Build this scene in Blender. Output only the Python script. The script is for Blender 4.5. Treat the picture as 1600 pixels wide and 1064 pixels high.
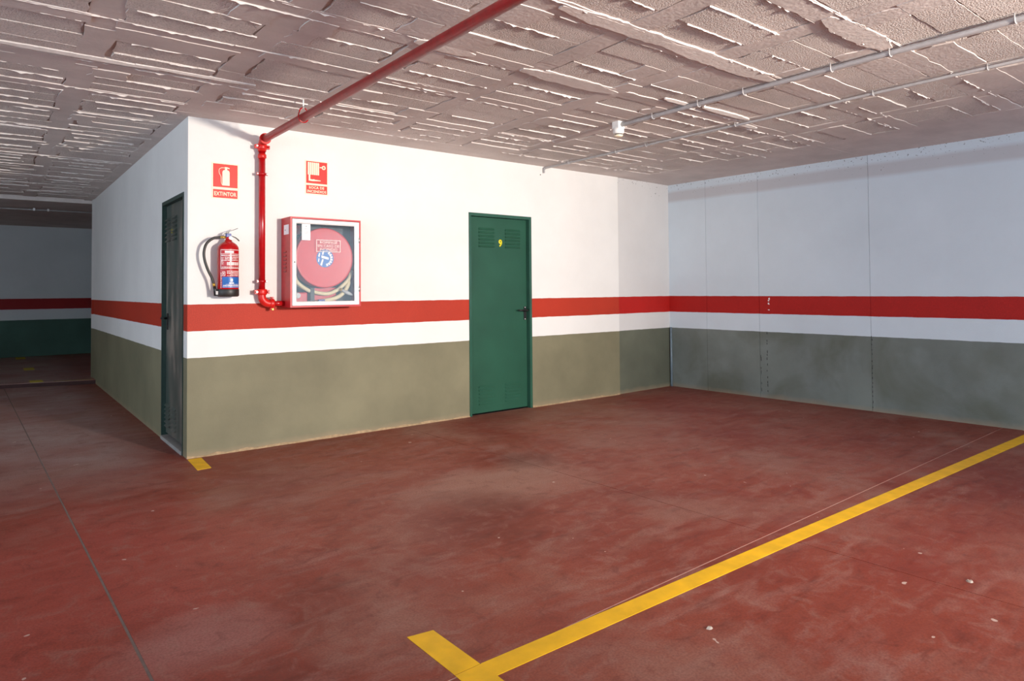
import bpy, bmesh, math, random
from mathutils import Vector, Matrix
random.seed(7)
scene = bpy.context.scene
for o in list(bpy.data.objects): bpy.data.objects.remove(o)
COL = scene.collection

# ------------------------------------------------------------------ camera
def cam_axes(yaw, pitch, roll):
    f = Vector((-math.sin(yaw)*math.cos(pitch), math.cos(yaw)*math.cos(pitch), math.sin(pitch)))
    r = Vector((math.cos(yaw), math.sin(yaw), 0)); u = r.cross(f)
    c, s = math.cos(roll), math.sin(roll)
    return c*r + s*u, -s*r + c*u, f
cd = bpy.data.cameras.new('camera'); cam = bpy.data.objects.new('camera', cd); COL.objects.link(cam)
cd.sensor_width = 36.0; cd.lens = 1043.835/1600*36; cd.shift_y = -(532-427.383)/1600
cd.clip_start = 0.05
r_, u_, f_ = cam_axes(-0.665787, 0.024944, -0.007775)
cam.matrix_world = Matrix(((r_.x, u_.x, -f_.x, -1.146552), (r_.y, u_.y, -f_.y, -5.289529), (r_.z, u_.z, -f_.z, 1.203762), (0, 0, 0, 1)))
scene.camera = cam

# ------------------------------------------------------------------ light
w = bpy.data.worlds.new('world'); scene.world = w; w.use_nodes = True
bg = w.node_tree.nodes['Background']; bg.inputs[0].default_value = (0.66, 0.84, 1.0, 1); bg.inputs[1].default_value = 3.6
def spot(name, loc, target, power, size, blend, radius, color):
    l = bpy.data.lights.new(name, 'SPOT'); l.energy = power; l.spot_size = math.radians(size); l.spot_blend = blend
    l.shadow_soft_size = radius; l.color = color
    o = bpy.data.objects.new(name, l); COL.objects.link(o); o.location = loc
    o.rotation_euler = (Vector(target)-Vector(loc)).to_track_quat('-Z', 'Y').to_euler()
    return o
spot('photo_flash', (2.1, -8.2, 1.9), (1.7, 0.0, 1.95), 2400, 70, 1.0, 0.14, (1.0, 0.9, 0.79))
la = bpy.data.lights.new('fill_light', 'AREA'); la.shape = 'RECTANGLE'; la.size = 5.0; la.size_y = 1.6; la.energy = 35; la.color = (.95, .97, 1.0)  # invented soft fill behind the camera, added to brighten the ceiling
lo = bpy.data.objects.new('fill_light', la); COL.objects.link(lo); lo.location = (1.0, -8.6, .9); lo.rotation_euler = (math.radians(100), 0, 0)
scene.view_settings.view_transform = 'Standard'; scene.view_settings.look = 'None'
scene.view_settings.gamma = 1.0; scene.view_settings.use_curve_mapping = False
scene.view_settings.exposure = 0.0

H = 2.5; W = 5.546; TR = math.tan(0.03497)
Z1, Z2, Z3 = 1.1174, 0.9216, 0.7254
def srgb(r, g, b):
    f = lambda c: (c/255/12.92) if c/255 <= .04045 else ((c/255+.055)/1.055)**2.4
    return (f(r), f(g), f(b), 1)

# ------------------------------------------------------------------ materials
class NT:
    def __init__(s, name):
        s.m = bpy.data.materials.new(name); s.m.use_nodes = True; s.t = s.m.node_tree
        s.b = s.t.nodes['Principled BSDF']
    def n(s, typ, **kw):
        x = s.t.nodes.new(typ)
        for k, v in kw.items():
            if k.startswith('_'): x.inputs[k[1:]].default_value = v
            else: setattr(x, k, v)
        return x
    def l(s, a, b): s.t.links.new(a, b)
    def pos(s): return s.n('ShaderNodeNewGeometry').outputs['Position']
    def noise(s, scale, detail=3, rough=.5, vec=None, stretch=None, dist=0):
        x = s.n('ShaderNodeTexNoise'); x.inputs['Scale'].default_value = scale; x.inputs['Detail'].default_value = detail
        x.inputs['Roughness'].default_value = rough; x.inputs['Distortion'].default_value = dist
        v = vec or s.pos()
        if stretch:
            mp = s.n('ShaderNodeMapping'); s.l(v, mp.inputs[0]); mp.inputs['Scale'].default_value = stretch[0]
            mp.inputs['Rotation'].default_value = stretch[1]; v = mp.outputs[0]
        s.l(v, x.inputs['Vector']); return x.outputs[0]
    def ramp(s, fac, stops, interp='LINEAR'):
        x = s.n('ShaderNodeValToRGB'); x.color_ramp.interpolation = interp
        e = x.color_ramp.elements
        while len(e) < len(stops): e.new(0.5)
        for i, (p, c) in enumerate(stops):
            e[i].position = p; e[i].color = c if isinstance(c, tuple) else (c, c, c, 1)
        s.l(fac, x.inputs[0]); return x.outputs[0]
    def mix(s, fac, a, b, mode='MIX'):
        x = s.n('ShaderNodeMix', data_type='RGBA', blend_type=mode)
        for i, v in ((0, fac), (6, a), (7, b)):
            if hasattr(v, 'links'): s.l(v, x.inputs[i])
            else: x.inputs[i].default_value = v
        return x.outputs[2]
    def math(s, op, a, b=0.0):
        x = s.n('ShaderNodeMath', operation=op)
        for i, v in ((0, a), (1, b)):
            if hasattr(v, 'links'): s.l(v, x.inputs[i])
            else: x.inputs[i].default_value = v
        return x.outputs[0]
    def bump(s, h, strength, dist=.01):
        x = s.n('ShaderNodeBump'); x.inputs['Strength'].default_value = strength; x.inputs['Distance'].default_value = dist
        s.l(h, x.inputs['Height']); s.l(x.outputs[0], s.b.inputs['Normal'])
    def col(s, c):
        if hasattr(c, 'links'): s.l(c, s.b.inputs['Base Color'])
        else: s.b.inputs['Base Color'].default_value = c
    def set(s, rough=.5, metal=0, spec=None):
        s.b.inputs['Roughness'].default_value = rough; s.b.inputs['Metallic'].default_value = metal
        if spec is not None: s.b.inputs['Specular IOR Level'].default_value = spec
        return s.m

def plain(name, c, rough=.5, metal=0, var=.12, scale=25, spec=None, bump=0, bscale=200):
    t = NT(name)
    n = t.noise(scale, 4)
    dark = (c[0]*(1-var), c[1]*(1-var), c[2]*(1-var), 1); light = tuple(min(1, x*(1+var)) for x in c[:3])+(1,)
    t.col(t.ramp(n, [(.3, dark), (.7, light)]))
    if bump: t.bump(t.noise(bscale, 2), bump, .002)
    return t.set(rough, metal, spec)

def wall_mat(name, white, red, green, rough_concrete=False, specks=False, grime=.10, band_mix=.4):
    t = NT(name)
    pos = t.pos(); sep = t.n('ShaderNodeSeparateXYZ'); t.l(pos, sep.inputs[0]); z = sep.outputs[2]
    wob = t.math('MULTIPLY', t.math('SUBTRACT', t.noise(9, 3), .5), .008)
    zz = t.math('ADD', z, wob)
    cl = t.noise(1.3, 5, .6)
    def tint(c, lo, hi):
        return t.ramp(cl, [(.3, tuple(x*lo for x in c[:3])+(1,)), (.7, tuple(min(1, x*hi) for x in c[:3])+(1,))])
    wh = tint(white, 1-grime*.6, 1+grime*.3); rd = tint(red, .88, 1.1)
    fine = t.noise(160, 2)
    rd = t.mix(t.ramp(fine, [(.50, 0.0), (.72, .5)]), rd, tuple(min(1, x*1.7) for x in red[:3])+(1,))
    gr = tint(green, 1-grime*2.2, 1+grime*1.6)
    if rough_concrete:   # worn patches with their own outline
        pt = t.noise(1.1, 4, .55, dist=.6)
        gr = t.mix(t.ramp(pt, [(.46, 0.0), (.62, .8)]), gr, (green[0]*.62, green[1]*.6, green[2]*.5, 1))
        pt2 = t.noise(2.3, 5, .6)
        gr = t.mix(t.ramp(pt2, [(.5, 0.0), (.7, .3)]), gr, (green[0]*1.35, green[1]*1.38, green[2]*1.5, 1))
    c = t.mix(t.math('GREATER_THAN', zz, Z3), gr, wh)
    c = t.mix(t.math('GREATER_THAN', zz, Z2), c, rd)
    c = t.mix(t.math('GREATER_THAN', zz, Z1), c, wh)
    if specks:
        top = t.n('ShaderNodeMapRange'); top.inputs[1].default_value = 2.22; top.inputs[2].default_value = 2.47
        top.inputs[3].default_value = 0; top.inputs[4].default_value = .12; t.l(z, top.inputs[0])
        sp = t.math('GREATER_THAN', t.math('ADD', t.noise(55, 3, .55), top.outputs[0]), .775)
        c = t.mix(t.math('MULTIPLY', sp, .85), c, (.03, .03, .03, 1))
        # soft-edged reddish grey band under the slab
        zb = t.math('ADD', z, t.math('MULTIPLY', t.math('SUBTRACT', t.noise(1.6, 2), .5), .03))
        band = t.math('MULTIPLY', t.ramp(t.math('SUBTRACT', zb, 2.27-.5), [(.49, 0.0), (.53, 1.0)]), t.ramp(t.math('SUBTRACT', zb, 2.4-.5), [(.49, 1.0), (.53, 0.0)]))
        c = t.mix(t.math('MULTIPLY', band, band_mix), c, srgb(168, 145, 140))
    # dusty foot of the wall
    foot = t.ramp(t.math('ADD', z, t.math('MULTIPLY', t.noise(6, 4), .06)), [(.03, 1.0), (.085, 0.0)])
    c = t.mix(t.math('MULTIPLY', foot, .45), c, srgb(165, 140, 112))
    t.col(c)
    t.bump(t.math('ADD', t.noise(90, 3), t.math('MULTIPLY', t.noise(7, 3), 1.5)), .22 if not rough_concrete else .3, .004)
    return t.set(.62, 0, .3)

M = {}
WHITE = srgb(232, 228, 224); RED = srgb(172, 50, 30); GREEN = srgb(124, 118, 94)
M['wall'] = wall_mat('painted_plaster', WHITE, RED, GREEN)
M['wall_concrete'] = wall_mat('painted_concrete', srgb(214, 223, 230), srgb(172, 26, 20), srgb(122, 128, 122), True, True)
M['wall_pillar'] = wall_mat('painted_pillar_concrete', srgb(214, 210, 208), srgb(172, 26, 20), srgb(100, 102, 88), False, True, band_mix=.0)
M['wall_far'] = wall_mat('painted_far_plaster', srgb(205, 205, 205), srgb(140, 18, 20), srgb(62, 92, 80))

def floor_mat():
    t = NT('red_concrete_floor')
    base = srgb(150, 70, 57)
    big = t.noise(.55, 5, .58, dist=.4)
    c = t.ramp(big, [(.32, srgb(114, 38, 22)), (.45, srgb(136, 58, 40)), (.57, srgb(144, 70, 52)), (.70, srgb(152, 96, 80))])
    st = t.noise(2.4, 6, .62, stretch=((1.0, 3.4, 1), (0, 0, .35)), dist=.5)
    c = t.mix(t.ramp(st, [(.50, 0.0), (.72, .6)]), c, srgb(160, 122, 112))
    st2 = t.noise(3.6, 6, .65, stretch=((1.0, 4.0, 1), (0, 0, -.5)))
    c = t.mix(t.ramp(st2, [(.54, 0.0), (.70, .55)]), c, srgb(92, 32, 20))
    # tyre-worn grey lane next to the side wall
    sep = t.n('ShaderNodeSeparateXYZ'); t.l(t.pos(), sep.inputs[0])
    lane = t.math('MULTIPLY', t.ramp(t.math('ADD', t.math('MULTIPLY', sep.outputs[0], -.5), .2), [(.2, 0.0), (.4, 1.0)]),
                  t.ramp(t.math('ADD', t.math('MULTIPLY', sep.outputs[1], .2), .5), [(.35, 0.0), (.62, 1.0)]))
    c = t.mix(t.math('MULTIPLY', lane, t.ramp(t.noise(1.7, 5, .6), [(.35, .35), (.65, .9)])), c, srgb(172, 152, 146))
    gz = t.noise(.8, 6, .62, dist=.9)
    c = t.mix(t.ramp(gz, [(.50, 0.0), (.64, .55)]), c, srgb(152, 112, 98))
    rz = t.noise(.62, 4, .5, dist=.3)
    c = t.mix(t.ramp(rz, [(.54, 0.0), (.68, .6)]), c, srgb(122, 34, 20))
    # pale dusty patch on the bay floor
    def spot_(x, y, rx, ry, colr, amt, s=1):
        nonlocal c
        dx = t.math('DIVIDE', t.math('SUBTRACT', sep.outputs[0], x), rx); dy = t.math('DIVIDE', t.math('SUBTRACT', sep.outputs[1], y), ry)
        d = t.math('ADD', t.math('MULTIPLY', dx, dx), t.math('MULTIPLY', dy, dy))
        d = t.math('ADD', d, t.math('MULTIPLY', t.math('SUBTRACT', t.noise(2.5, 5, .6), .5), 1.6))
        c = t.mix(t.math('MULTIPLY', t.ramp(d, [(.1, 1.0), (.95, 0.0)]), amt), c, colr)
    spot_(1.35, -1.95, .75, .5, srgb(170, 134, 118), .6)
    spot_(0.95, -2.3, .5, .5, srgb(104, 34, 22), .65)
    spot_(1.9, -1.6, .3, .25, srgb(108, 66, 58), .5)
    spot_(-.9, -1.9, 1.1, 1.3, srgb(168, 74, 60), .75)
    spot_(-.55, -2.75, .35, .25, srgb(168, 116, 108), .6)
    fine = t.noise(120, 3)
    md = t.noise(9, 6, .7, dist=.8)
    c = t.mix(t.ramp(md, [(.52, 0.0), (.68, .4)]), c, srgb(158, 118, 106))
    c = t.mix(t.ramp(md, [(.32, .45), (.46, 0.0)]), c, srgb(92, 34, 22))
    c = t.mix(t.ramp(fine, [(.35, .35), (.6, 0.0)]), c, srgb(92, 40, 32))
    wn = t.math('GREATER_THAN', t.noise(13, 2, .4), .765)
    c = t.mix(t.math('MULTIPLY', wn, .7), c, srgb(210, 190, 178))
    t.col(c)
    t.l(t.ramp(st, [(.3, .42), (.7, .62)]), t.b.inputs['Roughness'])
    t.bump(t.math('ADD', t.noise(60, 4), t.noise(6, 3)), .10, .004)
    t.b.inputs['Specular IOR Level'].default_value = .35
    return t.m
M['floor'] = floor_mat()
M['joint_a'] = plain('joint_filler_grey', srgb(118, 104, 98), .9)
M['joint_b'] = plain('joint_dust', srgb(196, 166, 156), .9)
M['joint_c'] = plain('saw_cut_dark', srgb(70, 36, 32), .9)
M['riser'] = plain('dark_step_concrete', srgb(62, 34, 32), .85)

def ceil_mat(name, c, grain, gs):
    t = NT(name)
    n = t.noise(2.2, 5, .6)
    st = t.noise(5, 5, .6, stretch=((.35, 3.0, 1), (0, 0, 0)))
    col = t.ramp(n, [(.3, tuple(x*.86 for x in c[:3])+(1,)), (.7, tuple(min(1, x*1.1) for x in c[:3])+(1,))])
    col = t.mix(t.ramp(st, [(.5, 0.0), (.7, .25)]), col, tuple(x*.8 for x in c[:3])+(1,))
    g = t.noise(gs, 3, .55)
    if grain > .3: col = t.mix(t.ramp(g, [(.36, .55), (.50, 0.0)]), col, tuple(x*.5 for x in c[:3])+(1,))
    t.col(col)
    t.bump(t.math('ADD', t.math('MULTIPLY', g, 1.0), t.math('MULTIPLY', n, .8)), grain, .012)
    return t.set(.85, 0, .15)
M['slab'] = ceil_mat('smooth_slab_concrete', srgb(216, 204, 198), .22, 40)
M['block'] = ceil_mat('rough_ceiling_block', srgb(224, 211, 204), .8, 120)
M['mortar'] = plain('pale_mortar', srgb(222, 212, 206), .8, var=.1)

M['red_metal'] = plain('red_enamel', srgb(176, 14, 20), .22, var=.12, spec=.5)
M['red_pipe'] = plain('red_pipe_paint', srgb(160, 16, 22), .38, var=.18, spec=.5)
M['red_bright'] = plain('red_fitting_paint', srgb(206, 26, 18), .38, var=.15)
M['red_cab'] = plain('red_cabinet_enamel', srgb(190, 36, 42), .4, var=.1)
M['red_disc'] = plain('red_reel_disc', srgb(198, 38, 42), .42, var=.06)
M['white_frame'] = plain('white_enamel', srgb(238, 236, 234), .35, var=.04)
M['white_plastic'] = plain('white_plastic', srgb(236, 234, 230), .4, var=.04)
M['grey_pvc'] = plain('grey_pvc', srgb(176, 172, 172), .45, var=.08)
M['steel'] = plain('zinc_steel', srgb(190, 186, 182), .35, .8, var=.1)
M['dark'] = plain('dark_interior', srgb(70, 70, 72), .6, var=.15)
M['black'] = plain('black_plastic', srgb(26, 24, 24), .4, var=.2)
M['rubber'] = plain('black_rubber', srgb(44, 40, 36), .45, var=.2)
M['brass'] = plain('brass', srgb(196, 158, 70), .35, .7, var=.15)
M['blue'] = plain('blue_print', srgb(28, 96, 172), .4, var=.12)
M['blue_plastic'] = plain('blue_plastic', srgb(40, 60, 140), .4, var=.1)
M['hose'] = plain('beige_hose', srgb(214, 196, 158), .6, var=.12)
M['cream'] = plain('cream_photoluminescent', srgb(250, 234, 204), .5, var=.03)
M['sign_red'] = plain('sign_red', srgb(220, 30, 10), .5, var=.05)
M['print_white'] = plain('white_print', srgb(240, 226, 222), .5, var=.05)
M['print_pink'] = plain('pink_print', srgb(240, 150, 140), .5, var=.1)
M['paper'] = plain('paper', srgb(244, 240, 242), .7, var=.02)
M['ink'] = plain('grey_ink', srgb(120, 116, 122), .7, var=.05)
M['yellow'] = plain('yellow_road_paint', srgb(236, 182, 4), .55, var=.14, scale=9, bump=.2, bscale=120)
M['yellow_far'] = plain('worn_yellow_paint', srgb(196, 176, 40), .6, var=.2, scale=9)
M['yellow_print'] = plain('yellow_print', srgb(240, 222, 30), .5, var=.05)
M['door_green'] = plain('green_enamel', srgb(36, 80, 62), .38, var=.12, scale=3, spec=.4, bump=.12, bscale=260)
def dark_door():
    t = NT('dark_door_enamel')
    n = t.noise(5, 5, .6, stretch=((1, 1, .35), (0, 0, 0)))
    t.col(t.ramp(n, [(.35, srgb(58, 74, 68)), (.52, srgb(92, 92, 85)), (.66, srgb(150, 136, 124))]))  # paler brown streaks paint reflections into the enamel colour
    return t.set(.3, 0, .5)
M['door_dark'] = dark_door()
M['door_frame_dark'] = plain('dark_green_frame', srgb(36, 62, 56), .4, var=.15)
M['sill'] = plain('grey_sill', srgb(150, 146, 142), .7, var=.1)
def glass():
    m = bpy.data.materials.new('window_glass'); m.use_nodes = True; t = m.node_tree
    for n in list(t.nodes): t.nodes.remove(n)
    out = t.nodes.new('ShaderNodeOutputMaterial'); mx = t.nodes.new('ShaderNodeMixShader'); tr = t.nodes.new('ShaderNodeBsdfTransparent')
    gl = t.nodes.new('ShaderNodeBsdfGlossy'); fr = t.nodes.new('ShaderNodeFresnel'); fr.inputs[0].default_value = 1.5
    gl.inputs['Roughness'].default_value = .08; tr.inputs[0].default_value = (.96, .97, .97, 1)
    t.links.new(fr.outputs[0], mx.inputs[0]); t.links.new(tr.outputs[0], mx.inputs[1]); t.links.new(gl.outputs[0], mx.inputs[2]); t.links.new(mx.outputs[0], out.inputs[0])
    return m
M['glass'] = glass()

# ------------------------------------------------------------------ builders
class MB:
    def __init__(s): s.bm = bmesh.new()
    def box(s, x0, x1, y0, y1, z0, z1):
        v = [s.bm.verts.new(p) for p in ((x0,y0,z0),(x1,y0,z0),(x1,y1,z0),(x0,y1,z0),(x0,y0,z1),(x1,y0,z1),(x1,y1,z1),(x0,y1,z1))]
        for f in ((3,2,1,0),(4,5,6,7),(0,1,5,4),(1,2,6,5),(2,3,7,6),(3,0,4,7)): s.bm.faces.new([v[i] for i in f])
        return s
    def prism(s, pts, a, b, axis='z'):
        def P(p, h):
            return {'z': (p[0], p[1], h), 'y': (p[0], h, p[1]), 'x': (h, p[0], p[1])}[axis]
        lo = [s.bm.verts.new(P(p, a)) for p in pts]; hi = [s.bm.verts.new(P(p, b)) for p in pts]
        n = len(pts)
        s.bm.faces.new(lo[::-1]); s.bm.faces.new(hi)
        for i in range(n): s.bm.faces.new((lo[i], lo[(i+1) % n], hi[(i+1) % n], hi[i]))
        return s
    def tube(s, pts, r, n=12, caps=True):
        pts = [Vector(p) for p in pts]; rings = []
        rs = r if isinstance(r, (list, tuple)) else [r]*len(pts)
        prev = None
        for i, p in enumerate(pts):
            d = (pts[min(i+1, len(pts)-1)]-pts[max(i-1, 0)]).normalized()
            if prev is None:
                a = d.orthogonal().normalized()
            else:
                a = (prev - d*prev.dot(d)).normalized()
            prev = a; b = d.cross(a)
            rings.append([s.bm.verts.new(p + rs[i]*(math.cos(2*math.pi*k/n)*a + math.sin(2*math.pi*k/n)*b)) for k in range(n)])
        for i in range(len(rings)-1):
            for k in range(n): 
                f = s.bm.faces.new((rings[i][k], rings[i][(k+1) % n], rings[i+1][(k+1) % n], rings[i+1][k])); f.smooth = True
        if caps: s.bm.faces.new(rings[0][::-1]); s.bm.faces.new(rings[-1])
        return s
    def lathe(s, prof, c=(0, 0, 0), n=28, axis='z', smooth=True):
        rings = []
        for r, h in prof:
            ring = []
            for k in range(n):
                a = 2*math.pi*k/n; x, y = r*math.cos(a), r*math.sin(a)
                p = {'z': (x, y, h), 'y': (x, h, y), 'x': (h, x, y)}[axis]
                ring.append(s.bm.verts.new((c[0]+p[0], c[1]+p[1], c[2]+p[2])))
            rings.append(ring)
        for i in range(len(rings)-1):
            for k in range(n):
                f = s.bm.faces.new((rings[i][k], rings[i][(k+1) % n], rings[i+1][(k+1) % n], rings[i+1][k])); f.smooth = smooth
        s.bm.faces.new(rings[0][::-1]); s.bm.faces.new(rings[-1])
        return s
    def build(s, name, mat, parent=None, bevel=0):
        bmesh.ops.recalc_face_normals(s.bm, faces=s.bm.faces)
        if bevel:
            bmesh.ops.bevel(s.bm, geom=list(s.bm.edges), offset=bevel, segments=2, affect='EDGES', profile=.5)
        me = bpy.data.meshes.new(name); s.bm.to_mesh(me); s.bm.free()
        me.materials.append(M[mat] if isinstance(mat, str) else mat)
        return link(name, me, parent)
def link(name, me, parent=None):
    o = bpy.data.objects.new(name, me); COL.objects.link(o)
    if parent is not None:
        o.parent = parent
        if parent.type == 'EMPTY': o.matrix_parent_inverse = Matrix.Translation(-parent.location)
    return o
def thing(name, label, cat, loc, group=None):
    o = bpy.data.objects.new(name, None); COL.objects.link(o); o.location = loc
    o.empty_display_size = .05; o['label'] = label; o['category'] = cat
    if group: o['group'] = group
    return o
def tag(o, label, cat, group=None, kind=None):
    o['label'] = label; o['category'] = cat
    if group: o['group'] = group
    if kind: o['kind'] = kind
    return o
def struct(o, label, cat):
    o['kind'] = 'structure'; o['label'] = label; o['category'] = cat
    return o
def smooth_path(pts, n=8):
    P = [Vector(p) for p in pts]; P = [2*P[0]-P[1]] + P + [2*P[-1]-P[-2]]; out = []
    for i in range(1, len(P)-2):
        for k in range(n):
            t = k/n
            out.append(.5*((2*P[i]) + (-P[i-1]+P[i+1])*t + (2*P[i-1]-5*P[i]+4*P[i+1]-P[i+2])*t*t + (-P[i-1]+3*P[i]-3*P[i+1]+P[i+2])*t**3))
    out.append(P[-2]); return out
def text_obj(name, body, x0, x1, z0, z1, y, mat, parent=None, bold=0.0, th=.0012, spacing=1.0):
    """flat lettering fitted to the rectangle x0..x1 / z0..z1, facing -y"""
    c = bpy.data.curves.new('tmp', 'FONT'); c.body = body; c.size = 1; c.offset = bold; c.extrude = 0; c.space_character = spacing
    c.resolution_u = 3
    o = bpy.data.objects.new('tmp', c); COL.objects.link(o)
    dg = bpy.context.evaluated_depsgraph_get(); me = bpy.data.meshes.new_from_object(o.evaluated_get(dg))
    bpy.data.objects.remove(o); bpy.data.curves.remove(c)
    bm = bmesh.new(); bm.from_mesh(me); bpy.data.meshes.remove(me)
    xs = [v.co.x for v in bm.verts]; ys = [v.co.y for v in bm.verts]
    ax, bx, ay, by = min(xs), max(xs), min(ys), max(ys)
    for v in bm.verts:
        v.co = Vector((x0+(v.co.x-ax)/(bx-ax)*(x1-x0), y, z0+(v.co.y-ay)/(by-ay)*(z1-z0)))
    r = bmesh.ops.extrude_face_region(bm, geom=list(bm.faces))
    for v in [e for e in r['geom'] if isinstance(e, bmesh.types.BMVert)]: v.co.y -= th
    bmesh.ops.recalc_face_normals(bm, faces=bm.faces)
    me = bpy.data.meshes.new(name); bm.to_mesh(me); bm.free(); me.materials.append(M[mat])
    return link(name, me, parent)
def circ(cx, cz, r, n=32, a0=0, a1=2*math.pi): return [(cx+r*math.cos(a0+(a1-a0)*k/n), cz+r*math.sin(a0+(a1-a0)*k/n)) for k in range(n)]

# ================================================================== STRUCTURE
# ---- floor: slabs divided by the saw cuts
def xa(y): return -0.815 - 0.0281*y            # grey joint beside the side wall
def yb(x): return -3.5157 + 0.0265*x           # thin pale joint by the yellow line
def xc(y): return 1.83 - 0.034*(y+1.9)         # dark hairline cut
YN, YF, XL, XR = -9.5, 5.2, -6.0, 5.95
YF0, YF1 = 5.43, 5.18
fl = MB().box(XL, XR, YN, YF+.3, -.2, -.006).build('floor', 'joint_b')
struct(fl, 'red painted concrete floor of the parking bay, cut into slabs', 'floor')
ga, gb, gc = .005, .0034, .0016
def meet(fx, fy, dx, dy):
    x, y = 0, -3.5
    for _ in range(20): x = fx(y)+dx; y = fy(x)+dy
    return (x, y)
def slab(p): MB().prism(p, -.0059, 0).build('floor_slab', 'floor', fl)
far = 5.2
slab([(XL, yb(XL)+gb), meet(xa, yb, -ga, gb), (xa(YF0)-ga, YF0), (XL, YF0+1.2)])
slab([meet(xa, yb, ga, gb), meet(xc, yb, -gc, gb), (xc(.35)-gc, .35), (.05, .35), (.05, YF1), (xa(YF0)+ga, YF0-.05)])
slab([meet(xc, yb, gc, gb), (XR, yb(XR)+gb), (XR, .35), (xc(.35)+gc, .35)])
slab([(XL, YN), (xa(YN)-ga, YN), meet(xa, yb, -ga, -gb), (XL, yb(XL)-gb)])
slab([(xa(YN)+ga, YN), (xc(YN)-gc, YN), meet(xc, yb, -gc, -gb), meet(xa, yb, ga, -gb)])
slab([(xc(YN)+gc, YN), (XR, YN), (XR, yb(XR)-gb), meet(xc, yb, gc, -gb)])
MB().prism([(xa(YN)-ga, YN), (xa(YN)+ga, YN), (xa(YF0)+ga, YF0), (xa(YF0)-ga, YF0)], -.0059, -.0012).build('joint_filler', 'joint_a', fl)
MB().prism([(XL, yb(XL)-gb), (XR, yb(XR)-gb), (XR, yb(XR)+gb), (XL, yb(XL)+gb)], -.0059, -.0015).build('joint_filler', 'joint_b', fl)
MB().prism([(xc(YN)-gc, YN), (xc(YN)+gc, YN), (xc(.3)+gc, .3), (xc(.3)-gc, .3)], -.0059, -.003).build('saw_cut', 'joint_c', fl)
# raised floor at the far end of the aisle
ZF = .055
o = MB().prism([(XL, YF0+1.2), (xa(YF0), YF0), (.15, YF1-.03), (3.0, YF1-.3), (3.0, 10.0), (XL, 10.0)], -.2, ZF).build('floor', 'floor')
struct(o, 'raised red floor behind the low dark step at the end of the aisle', 'floor')
r = MB().prism([(xa(YF0)-3, YF0-.004+.79), (xa(YF0), YF0-.004), (.0, YF1-.004), (.0, YF1+.004), (xa(YF0), YF0+.004), (xa(YF0)-3, YF0+.798)], .0005, ZF-.006).build('step_riser', 'riser', o)

# ---- ceiling slab
XC0, YC1 = -6.0, 5.65
cl = MB().prism([(XC0, -8.2), (6.0, -8.2), (6.0, YC1), (.1, YC1), (XC0, YC1+.2)], H+.014, H+.2).build('ceiling', 'slab')
struct(cl, 'grey pink concrete waffle ceiling with rough block panels', 'ceiling')
o = MB().prism([(XC0, YC1+.2), (.1, YC1), (3.0, YC1), (3.0, 10.0), (XC0, 10.0)], 2.455, 2.7).build('ceiling', 'slab')
struct(o, 'lower dark concrete ceiling over the far end of the aisle', 'ceiling')
cl2 = o
ribs_x = [-2.12, -1.42, -.72, -.025, .665, 1.385, 2.085, 2.77, 3.475, 4.14, 4.80]
ribs_y = [-5.05, -4.42, -3.73, -3.045, -2.28, -1.62, -.89, -.28] + [-.28+.655*k for k in range(1, 10)]
def jagged(x0, x1, y0, y1, jx, jy, nx, ny):
    """rectangle outline with ragged edges"""
    r = rng.uniform; pts = []
    for k in range(nx): pts.append((x0+(x1-x0)*k/nx, y0+r(-jy, jy)))
    for k in range(ny): pts.append((x1+r(-jx, jx), y0+(y1-y0)*k/ny))
    for k in range(nx): pts.append((x1+(x0-x1)*k/nx, y1+r(-jy, jy)))
    for k in range(ny): pts.append((x0+r(-jx, jx), y1+(y0-y1)*k/ny))
    return pts
rng = random.Random(3)
def ceil_piece(name, mat, pts, zdrop, tilt=0.0, cham=.0):
    bm = bmesh.new(); N = len(pts); ys = [p[1] for p in pts]; ym = (min(ys)+max(ys))/2; hy = max(ys)-min(ys)
    lo = [bm.verts.new((p[0], p[1], H-zdrop+tilt*(p[1]-ym)/hy)) for p in pts]
    hi = [bm.verts.new((p[0], p[1], H+.016)) for p in pts]
    bm.faces.new(lo[::-1])
    for i in range(N): bm.faces.new((lo[i], lo[(i+1) % N], hi[(i+1) % N], hi[i]))
    bmesh.ops.recalc_face_normals(bm, faces=bm.faces)
    bmesh.ops.triangulate(bm, faces=[f for f in bm.faces if len(f.verts) > 4])
    me = bpy.data.meshes.new(name); bm.to_mesh(me); bm.free(); me.materials.append(M[mat])
    return link(name, me, cl)
ridge = MB()
def add_ridge(x0, x1, y):
    """thin ragged fin of squeezed out mortar hanging along a joint"""
    n = max(4, int((x1-x0)/.022)); prev = None; on = True; base = rng.uniform(.0015, .0042)
    for k in range(n+1):
        if rng.random() < .12: on = not on
        x = x0+(x1-x0)*k/n; yy = y+rng.uniform(-.0025, .0025)
        h = (base*rng.uniform(.6, 1.3) if on else rng.uniform(-.004, .001)); wd = rng.uniform(.0015, .0032)
        if rng.random() < .04: h += .007; wd *= 2.2
        cur = [ridge.bm.verts.new(p) for p in ((x, yy-wd, H+.002), (x, yy-wd*.2, H-.004-h), (x, yy+wd, H+.002))]
        if prev:
            ridge.bm.faces.new((prev[0], cur[0], cur[1], prev[1])); ridge.bm.faces.new((prev[1], cur[1], cur[2], prev[2]))
        prev = cur
def seen(x0, x1, y0, y1):
    if y1 > -.2 and x1 > .2: return False
    if x1 < -1.45 or y0 > 5.5: return False
    if x0 < -1.0 and y1 < -2.2: return False
    if x1 < 1.2 and y1 < -3.5: return False
    return y1 > -5.2
YS = -.28   # plain strip along the storage wall starts here
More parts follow.
